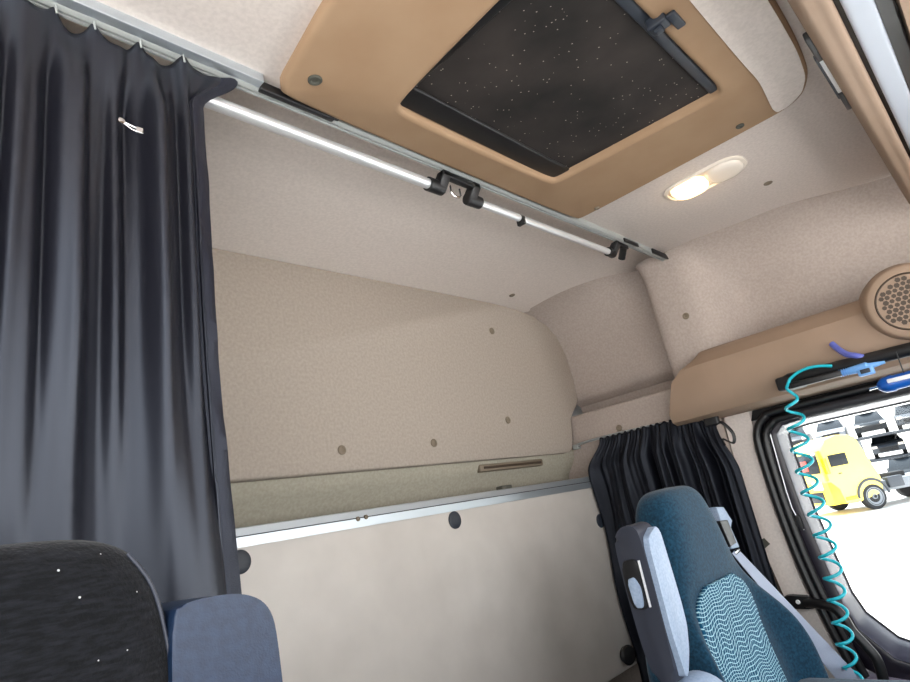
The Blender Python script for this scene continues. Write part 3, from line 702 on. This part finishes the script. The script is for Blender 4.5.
# pillar handle
hd = thing('door_grab_handle', 'curved black grab handle bolted to the door pillar', 'grab handle', onX(800, 603, 2.29))
h0 = onX(788, 602, 2.285); h1 = onX(813, 604, 2.28)
bm = N(); prism(bm, smooth_poly([(h0.y+.005, h0.z+.024), (h1.y-.006, h1.z+.022), (h1.y-.006, h1.z-.016), (h0.y+.005, h0.z-.018)], 4, None, .25), 'x', 2.272, 2.300, .004); obj('bracket', bm, M['black'], hd)
bm = N(); tube(bm, catmull([onX(806, 603, 2.278), onX(820, 604, 2.262), onX(834, 608, 2.25), onX(844, 618, 2.245), onX(852, 631, 2.245), onX(866, 646, 2.245), onX(877, 660, 2.245), onX(884, 682, 2.245), onX(892, 720, 2.25), onX(898, 760, 2.28)], 6), .015, 14); obj('handle_tube', bm, M['black'], hd)
clip(hd, onX(798, 602, 2.2715), (-1, 0, 0), .007, 'white', 'screw')

# ================================================================== SEATS
def backrest(cx, yf, st, depth, n=28, yfoff=None):
    rows = []
    for z, hw, dy, th, pw in st:
        r = []
        for k in range(n):
            a = 2*math.pi*k/n; ca, sa = math.cos(a), math.sin(a)
            x = cx+hw*math.copysign(abs(ca)**(2/pw), ca)
            u = (x-cx)/hw if hw else 0
            y = yf+dy+th/2-th/2*(1 if sa > 0 else 1)*math.copysign(abs(sa)**(2/pw), sa)
            if sa > 0 and yfoff: y -= yfoff(u, z)*min(1, abs(sa)*3)
            r.append(V(x, y, z))
        rows.append(r)
    bm = N(); loft(bm, rows, close_v=True, caps=True); return bm
# ---- right seat (teal)
seat = thing('passenger_seat', 'teal truck seat with pale net pattern and raised grey armrest', 'seat', (1.69, .75, -1.1))
def bol(u, z): return .095*sstep(.66, .98, abs(u))*sstep(-.24, -.48, z)
CX = 1.70
st = [(-.70, .27, -.03, .16, 4), (-.62, .285, -.02, .16, 4), (-.50, .285, -.01, .16, 4), (-.42, .275, .0, .155, 4), (-.36, .255, .0, .15, 4), (-.30, .225, .0, .145, 4), (-.24, .195, .0, .14, 4), (-.18, .175, .0, .14, 4), (-.13, .158, .0, .14, 3.6), (-.085, .148, .005, .135, 3.2), (-.05, .136, .012, .12, 3.0), (-.027, .112, .025, .095, 2.8), (-.016, .075, .04, .06, 2.6)]
CXs = {}
bm = backrest(0, .725, st, .15, 36, bol)
for v in bm.verts:
    if v.co.x > 0: v.co.x *= 1+.24*sstep(-.26, -.50, v.co.z)
    v.co.x += 1.672+.02*sstep(-.1, -.5, v.co.z)
bk_ = obj('backrest', bm, M['teal'], seat, sharp=180)
md = bk_.modifiers.new('sub', 'SUBSURF'); md.levels = 1; md.render_levels = 2
# patterned insert on the front face
rows = []
for k in range(25):
    z = -.266-.42*k/24
    half = .192 if z > -.416 else .192+.02*((-.416-z)/.27)
    if z > -.416: half = .190*max(.10, 1-((z+.416)/.15)**3)**(1/3)
    r = []
    for q_ in range(15):
        t = q_/7-1; x = 1.664+half*t
        xl = x-(1.672+.02*sstep(-.1, -.5, z)); hw = [t_ for t_ in st if t_[0] <= z][-1][1]
        if xl > 0: xl /= 1+.24*sstep(-.26, -.50, z)
        u = max(-1, min(1, xl/hw))
        dy = -.018*sstep(-.40, -.62, z)
        bulge = .07*(1-(1-abs(u)**4)**.25)
        r.append(V(x, .7205+dy-bol(u, z)+bulge, z))
    rows.append(r)
bm = N(); loft(bm, rows); ins = obj('centre_insert', bm, M['net'], seat, sharp=180); md = ins.modifiers.new('thick', 'SOLIDIFY'); md.thickness = .012; md.offset = 0; ins['label'] = 'teal insert covered in pale wavy net lines'
# cushion and pedestal
bm = N(); box(bm, (1.45, .22, -.72), (1.99, .72, -.58), .045, 4); obj('cushion', bm, M['teal'], seat)
bm = N(); box(bm, (1.52, .30, -1.10), (1.92, .72, -.72), .02); obj('pedestal', bm, M['black'], seat)
# armrest folded up on the inner side
ar = [(.757, -.098), (.735, -.079), (.712, -.074), (.690, -.083), (.682, -.105), (.676, -.20), (.684, -.36), (.70, -.40), (.735, -.40), (.752, -.34), (.757, -.2)]
ar = [(.757, -.106), (.742, -.084), (.720, -.075), (.700, -.080), (.690, -.098), (.688, -.20), (.688, -.33), (.692, -.40), (.735, -.40), (.750, -.34), (.757, -.2)]
bm = N(); prism(bm, smooth_poly(ar, 5, None, .45), 'x', 1.262, 1.335, .010, 4); arm = obj('armrest', bm, M['armside'], seat, sharp=55); arm['label'] = 'slate grey armrest folded upright'
# pale pad on its front
pad = [(1.272, -.125), (1.285, -.098), (1.34, -.086), (1.352, -.12), (1.362, -.26), (1.358, -.32), (1.345, -.345), (1.29, -.385), (1.268, -.33)]
pad = [(1.266, -.130), (1.276, -.106), (1.318, -.088), (1.334, -.098), (1.344, -.25), (1.342, -.30), (1.322, -.345), (1.288, -.388), (1.278, -.382), (1.266, -.30)]
bm = N(); prism(bm, round2(pad, .25), 'y', .676, .712, .006, 3, True); pd = obj('armrest_pad', bm, M['greyblue'], arm); pd['label'] = 'pale grey blue pad'
bm = N(); tube(bm, [V(x, .6905, z) for x, z in shrink([Vector(q) for q in round2(pad, .25)], -.004)], .0032, 6, closed=True); obj('pad_piping', bm, M['armside'], arm)
# latch recess on the side
bm = N(); prism(bm, round2([(.750, -.150), (.716, -.146), (.708, -.160), (.708, -.238), (.716, -.250), (.750, -.248)], .3), 'x', 1.2565, 1.268, .002); lr = obj('latch_recess', bm, M['black'], arm)
bm = N(); prism(bm, round2([(.740, -.186), (.724, -.182), (.714, -.205), (.717, -.245), (.735, -.245)], .3), 'x', 1.248, 1.258, .003); lv = obj('latch_lever', bm, M['greyblue'], arm)
bm = N(); tube(bm, [V(1.2575, .705, -.150), V(1.2575, .705, -.245)], .0028, 6); obj('latch_trim', bm, M['alu'], arm)
bm = N(); lathe(bm, [(.02, -.05), (.055, -.045), (.066, -.02), (.066, .02), (.055, .045), (.02, .05)], V(1.335, .69, -.46), (1, 0, 0), 28); hb = obj('armrest_hub', bm, M['greyblue'], seat); hb['label'] = 'pale grey blue armrest hub'
bm = N(); box(bm, (1.30, .665, -.60), (1.44, .74, -.43), .02); obj('hub_mount', bm, M['armside'], seat)
# belt guide on the shoulder
gq = [onY(*q, .80) for q in [(708, 508), (716, 508), (725, 522), (722, 528), (732, 548), (724, 550), (714, 525)]]
bm = N(); prism(bm, [(p.x, p.z) for p in gq], 'y', .775, .83, .004); gd_ = obj('belt_guide', bm, M['greyblue'], seat); gd_['label'] = 'pale plastic belt guide'
gq = [onY(*q, .772) for q in [(718, 521), (726, 520), (735, 543), (729, 547)]]
bm = N(); prism(bm, [(p.x, p.z) for p in gq], 'y', .766, .78, .003); obj('guide_slot', bm, M['black'], gd_)
# belt
blt = thing('seat_belt', 'grey seat belt running down past the teal seat bolster', 'seat belt', (2.1, .65, -.7))
def ribbon(bm, pa, pb, wa, wb, n=10, sag=V(0, 0, 0), th=.002):
    rows = []
    for k in range(n+1):
        t = k/n; c = pa+(pb-pa)*t+sag*(4*t*(1-t)); w = wa*(1-t)+wb*t
        rows.append([c-w/2, c+w/2, c+w/2+V(0, th, 0), c-w/2+V(0, th, 0)])
    loft(bm, rows, close_v=True, caps=True)
A0, A1 = onY(732, 553, .79), onY(740, 551, .79)
B0, B1 = onX(846, 690, 2.14), onX(872, 690, 2.17)
bm = N(); ribbon(bm, (A0+A1)/2, (B0+B1)/2, (A1-A0), (B1-B0), 14, V(0, 0, .0)); obj('webbing', bm, M['belt'], blt)
p0, p1 = onX(741, 575, 2.19), onX(735, 545, 2.19)
bm = N(); tube(bm, [(A0+A1)/2+V(-.02, .0, -.002), (A0+A1)/2+V(.02, 0, .002)], .0065, 8); obj('guide_bar', bm, M['chrome'], blt)
# ---- left seat (black)
ls_ = thing('driver_seat', 'black woven velour seat with raised navy armrest in the foreground', 'seat', (-.04, .55, -1.1))
st2 = [(-.70, .275, .0, .14, 4), (-.55, .277, .0, .14, 4), (-.40, .277, .0, .14, 4), (-.25, .274, .0, .14, 4), (-.12, .268, .0, .135, 4.2), (-.05, .261, .0, .13, 4.2), (-.005, .252, .004, .12, 4), (.024, .236, .010, .105, 3.6), (.040, .210, .020, .08, 3.2), (.047, .165, .034, .05, 2.8)]
bm = backrest(-.035, .535, st2, .14, 36)
b2 = obj('backrest', bm, M['seatblack'], ls_, sharp=180); md = b2.modifiers.new('sub', 'SUBSURF'); md.levels = 1; md.render_levels = 2
bm = N(); pts = []
for z, hw, dy, th, pw in st2[1:-2]:
    a = math.radians(24); pts.append(V(-.035+hw*math.cos(a)**(2/pw)-.001, .535+dy+th/2-th/2*math.sin(a)**(2/pw), z))
tube(bm, catmull(pts, 4), .0016, 8); pp = obj('piping', bm, M['armside'], ls_); pp['label'] = 'grey piping on the shoulder'
bm = N(); box(bm, (-.30, .04, -.74), (.22, .56, -.60), .045, 4); obj('cushion', bm, M['seatblack'], ls_)
bm = N(); box(bm, (-.24, .12, -1.10), (.16, .54, -.74), .02); obj('pedestal', bm, M['black'], ls_)
bm = N(); ar2 = [(.212, -.032), (.226, -.022), (.275, -.024), (.302, -.040), (.308, -.075), (.310, -.3), (.295, -.40), (.225, -.40), (.212, -.3)]
prism(bm, smooth_poly(ar2, 6, None, .48), 'y', .548, .640, .014, 5); am = obj('armrest', bm, M['navy'], ls_, sharp=60); am['label'] = 'navy blue vinyl armrest folded upright'
bm = N(); box(bm, (.216, .57, -.48), (.27, .63, -.38), .012); obj('armrest_hinge', bm, M['black'], ls_)

# ================================================================== OUTSIDE
GZ = -2.5
bm = N(); box(bm, (-60, -90, GZ-.2), (140, 110, GZ)); struct(obj('ground', bm, M['ground']), 'bright pale concrete yard outside', 'ground')
def wheel(parent, x, y, r=.46, side=1):
    bm = N(); lathe(bm, [(r*.55, -.14), (r*.95, -.14), (r, -.09), (r, .09), (r*.95, .14), (r*.62, .14), (r*.6, .10)], (x, y, r), (0, side, 0), 32); t = objl('wheel', bm, M['tyre'], parent)
    bm = N(); lathe(bm, [(r*.74, .04), (r*.74, .145), (r*.6, .135), (r*.35, .07), (r*.22, .08), (r*.2, .15), (r*.05, .16)], (x, y, r), (0, side, 0), 28); objl('wheel_rim', bm, M['truckwhite'], t)
    bm = N(); lathe(bm, [(r*.12, .12), (r*.12, .17), (r*.02, .175)], (x, y, r), (0, side, 0), 12); objl('hub_cap', bm, M['tyre'], t)
def objl(name, bm, m, parent, sharp=40):
    bmesh.ops.recalc_face_normals(bm, faces=bm.faces)
    me = bpy.data.meshes.new(name); bm.to_mesh(me); bm.free()
    for p in me.polygons: p.use_smooth = True
    me.set_sharp_from_angle(angle=math.radians(sharp)); me.materials.append(m)
    o = bpy.data.objects.new(name, me); COL.objects.link(o); o.parent = parent; return o
# local frame: +x forward, +y the side turned to the cab, z up, origin at near front corner on the ground
yt = thing('yellow_truck', 'yellow and cream truck parked in the yard outside the window', 'truck', (27.9, 6.6, GZ))
yt.rotation_euler = (0, 0, math.radians(135)); yt.scale = (1.05, 1.05, 1.05)
W = 2.45
bm = N(); sidep = [(0, .45), (0.02, 1.55), (-.12, 2.45), (-.38, 2.80), (-.9, 2.92), (-1.35, 2.86), (-1.62, 2.72), (-2.05, 1.15), (-2.05, .95), (-1.95, .55), (-.85, .35)]
def prism_y(bm, poly, a, b, bev=0):
    prism(bm, poly, 'y', a, b, bev, 2)
prism_y(bm, sidep, -W, 0, .06); objl('cab_body', bm, M['cream'], yt)
bm = N(); prism_y(bm, [(.05, .42), (.05, 1.25), (-.10, 1.25), (-.35, .95), (-.42, .42)], -W-.02, .02, .03); objl('bumper', bm, M['yellow'], yt)
bm = N(); loft(bm, [[V(.035, -.25, 1.62), V(.035, -2.2, 1.62)], [V(-.085, -.28, 2.38), V(-.085, -2.17, 2.38)]]); o = objl('windscreen', bm, M['glassdark'], yt); md = o.modifiers.new('t', 'SOLIDIFY'); md.thickness = .03
bm = N(); box(bm, (.03, -1.3, 1.75), (.06, -.9, 2.15), .01); objl('sun_card', bm, M['red'], yt)
bm = N(); box(bm, (-1.02, -.01, 1.78), (-.30, .02, 2.22), .03); objl('side_window', bm, M['glassdark'], yt)
bm = N(); box(bm, (-.06, -.12, 1.3), (.06, .03, 2.45), .02); objl('corner_post', bm, M['yellow'], yt)
bm = N(); box(bm, (.03, -.95, 1.0), (.08, -.35, 1.3), .02); objl('headlamp', bm, M['lens'], yt)
bm = N(); box(bm, (.03, -2.1, 1.0), (.08, -1.5, 1.3), .02); objl('headlamp', bm, M['lens'], yt)
bm = N(); box(bm, (.04, -2.0, .52), (.075, -.45, .92), .02); objl('grille', bm, M['glassdark'], yt)
bm = N(); box(bm, (-.10, .02, 1.55), (-.02, .22, 2.15), .03); objl('mirror', bm, M['yellow'], yt)
bm = N(); box(bm, (.06, -2.3, 1.35), (.1, -2.0, 1.55), .02); objl('marker_lamp', bm, M['orange'], yt)
bm = N(); box(bm, (-.62, 0, 1.48), (-.5, .03, 1.52), .01); objl('door_pull', bm, M['tyre'], yt)
bm = N(); box(bm, (-.9, .0, .5), (-.45, .03, .62), .01); objl('step', bm, M['yellow'], yt)
bm = N(); tube(bm, [V(-1.55+.6*math.cos(a), .005, .5+.6*math.sin(a)) for a in [math.pi*k/16 for k in range(17)]], .05, 8); objl('wheel_arch', bm, M['truckgrey'], yt)
wheel(yt, -1.55, -.12); wheel(yt, -1.55, -W+.12, side=-1); wheel(yt, -4.6, -.12); wheel(yt, -4.6, -W+.12, side=-1)
bm = N(); box(bm, (-5.6, -W+.2, .55), (-1.9, -.2, .95), .03); objl('chassis', bm, M['truckwhite'], yt)
bm = N(); box(bm, (-2.9, -.35, .65), (-2.3, -.05, 1.05), .03); objl('fuel_tank', bm, M['truckgrey'], yt)
bm = N(); box(bm, (-3.6, -1.6, .95), (-3.0, -.8, 1.15), .03); objl('fifth_wheel', bm, M['tyre'], yt)
# cars parked on a two-level deck beyond
DX = 45.0
deck = thing('parking_deck', 'pale two-level steel deck carrying parked cars beyond the truck', 'deck', (DX+2, 9.5, GZ))
for z in (-1.0, .42):
    bm = N(); box(bm, (DX-.4, -1, z-.16), (DX+5, 20, z), .02); obj('deck_slab', bm, M['truckgrey'], deck)
for y in (0, 4, 8.2, 12.4, 16.6):
    bm = N(); box(bm, (DX-.3, y-.1, GZ), (DX-.1, y+.1, .40), .02); obj('deck_post', bm, M['truckwhite'], deck)
def car(body):
    t = thing('parked_car', '', 'car', (0, 0, 0), 'cars parked beyond the yellow truck')
    low = [(0, .28), (.0, .62), (.12, .74), (1.1, .90), (3.3, .98), (4.1, .92), (4.2, .70), (4.2, .28)]
    bm = N(); prism(bm, [(-x, z) for x, z in low], 'y', -.86, .86, .06, 2); objl('car_body', bm, body, t)
    bm = N(); loft(bm, [[V(-1.0, -.80, .88), V(-1.0, .80, .88), V(-3.9, .80, .94), V(-3.9, -.80, .94)], [V(-1.75, -.62, 1.42), V(-1.75, .62, 1.42), V(-3.2, .62, 1.42), V(-3.2, -.62, 1.42)]], close_v=True, caps=True); objl('glasshouse', bm, M['glassdark'], t)
    bm = N(); prism(bm, stadium(-2.47, 0, .78, .66), 'z', 1.405, 1.455, .015); objl('car_roof', bm, body, t)
    bm = N(); box(bm, (-.05, -.5, .36), (.03, .5, .6), .02); objl('car_grille', bm, M['tyre'], t)
    for sy in (-1, 1):
        bm = N(); box(bm, (-.2, sy*.68-.14, .60), (.02, sy*.68+.14, .74), .02); objl('headlamp', bm, M['lens'], t)
        for sx in (-.8, -3.4):
            bm = N(); lathe(bm, [(.2, -.1), (.32, -.1), (.32, .1), (.2, .1), (.18, .06), (.04, .07)], (sx, sy*.76, .32), (0, sy, 0), 20); objl('wheel', bm, M['tyre'], t)
    return t
def dup(r0, loc, rz, label):
    r = r0.copy(); COL.objects.link(r); r.location = loc; r.rotation_euler = (0, 0, rz); r['label'] = label
    for ch in list(r0.children):
        c = ch.copy(); COL.objects.link(c); c.parent = r
    return r
protos = {'white': car(M['truckwhite']), 'grey': car(M['truckgrey']), 'dark': car(M['glassdark'])}
used = set()
def park(kind, loc, label):
    if kind not in used:
        used.add(kind); t = protos[kind]; t.location = loc; t.rotation_euler = (0, 0, math.pi+.15); t['label'] = label
    else: dup(protos[kind], loc, math.pi+.15, label)
ORD = ['first', 'second', 'third', 'fourth', 'fifth', 'sixth']
for z, name, row in ((.42, 'upper', ['dark', 'grey', 'white', 'dark', 'grey']), (-1.0, 'lower', ['grey', 'white', 'dark', 'grey', 'white'])):
    for k, kind in enumerate(row):
        park(kind, (DX, 14.1-2.25*k-(.5 if z < 0 else 0), z), '%s car, %s from the coiled hose on the %s deck' % (kind, ORD[k], name))
park('dark', (DX-5.5, 5.6, GZ), 'dark car on the ground just behind the tail of the yellow truck')
park('white', (DX-5.5, 3.2, GZ), 'white car on the ground at the right edge of the window')

# ================================================================== LIGHT
w = bpy.data.worlds.new('sky'); sc.world = w; w.use_nodes = True
nt = w.node_tree; bg = nt.nodes['Background']
tc = nt.nodes.new('ShaderNodeTexCoord'); sep = nt.nodes.new('ShaderNodeSeparateXYZ'); cr = nt.nodes.new('ShaderNodeValToRGB')
cr.color_ramp.elements[0].position = 0; cr.color_ramp.elements[0].color = (1, .985, .96, 1)
cr.color_ramp.elements[1].position = .8; cr.color_ramp.elements[1].color = (.78, .88, 1, 1)
nt.links.new(tc.outputs['Generated'], sep.inputs[0]); nt.links.new(sep.outputs['Z'], cr.inputs['Fac']); nt.links.new(cr.outputs['Color'], bg.inputs['Color'])
bg.inputs['Strength'].default_value = 4.0
sd = bpy.data.lights.new('sun', 'SUN'); sd.energy = 16; sd.angle = math.radians(.6); sd.color = (1, .97, .92)
so = bpy.data.objects.new('sun', sd); COL.objects.link(so); so.location = (0, 20, 30); so.rotation_euler = Vector((0, .26, .966)).to_track_quat('Z', 'Y').to_euler()
def portal(loc, rot, sx, sy):
    ld = bpy.data.lights.new('portal', 'AREA'); ld.shape = 'RECTANGLE'; ld.size = sx; ld.size_y = sy; ld.cycles.is_portal = True
    o = bpy.data.objects.new('portal', ld); COL.objects.link(o); o.location = loc; o.rotation_euler = rot
portal((1.0, -.82, .26), (math.radians(90), 0, 0), 2.9, 1.25)          # windscreen opening
portal((XL-.03, -.03, -.1), (0, math.radians(-90), 0), 1.9, 1.55)        # open left door
portal((2.42, .08, -.25), (0, math.radians(90), 0), .72, 1.05)           # right window
pl = bpy.data.lights.new('dome_glow', 'POINT'); pl.energy = .25; pl.color = (1, .75, .45); pl.shadow_soft_size = .03
po = bpy.data.objects.new('dome_glow', pl); COL.objects.link(po); po.location = (1.735, .50, .765)

sc.cycles.use_denoising = True
sc.cycles.max_bounces = 8; sc.cycles.diffuse_bounces = 6; sc.cycles.transparent_max_bounces = 12
vs = sc.view_settings; vs.view_transform = 'Standard'; vs.look = 'None'; vs.gamma = 1; vs.use_curve_mapping = False; vs.exposure = -0.22
for o in bpy.data.objects:
    if '_o' in o: del o['_o']
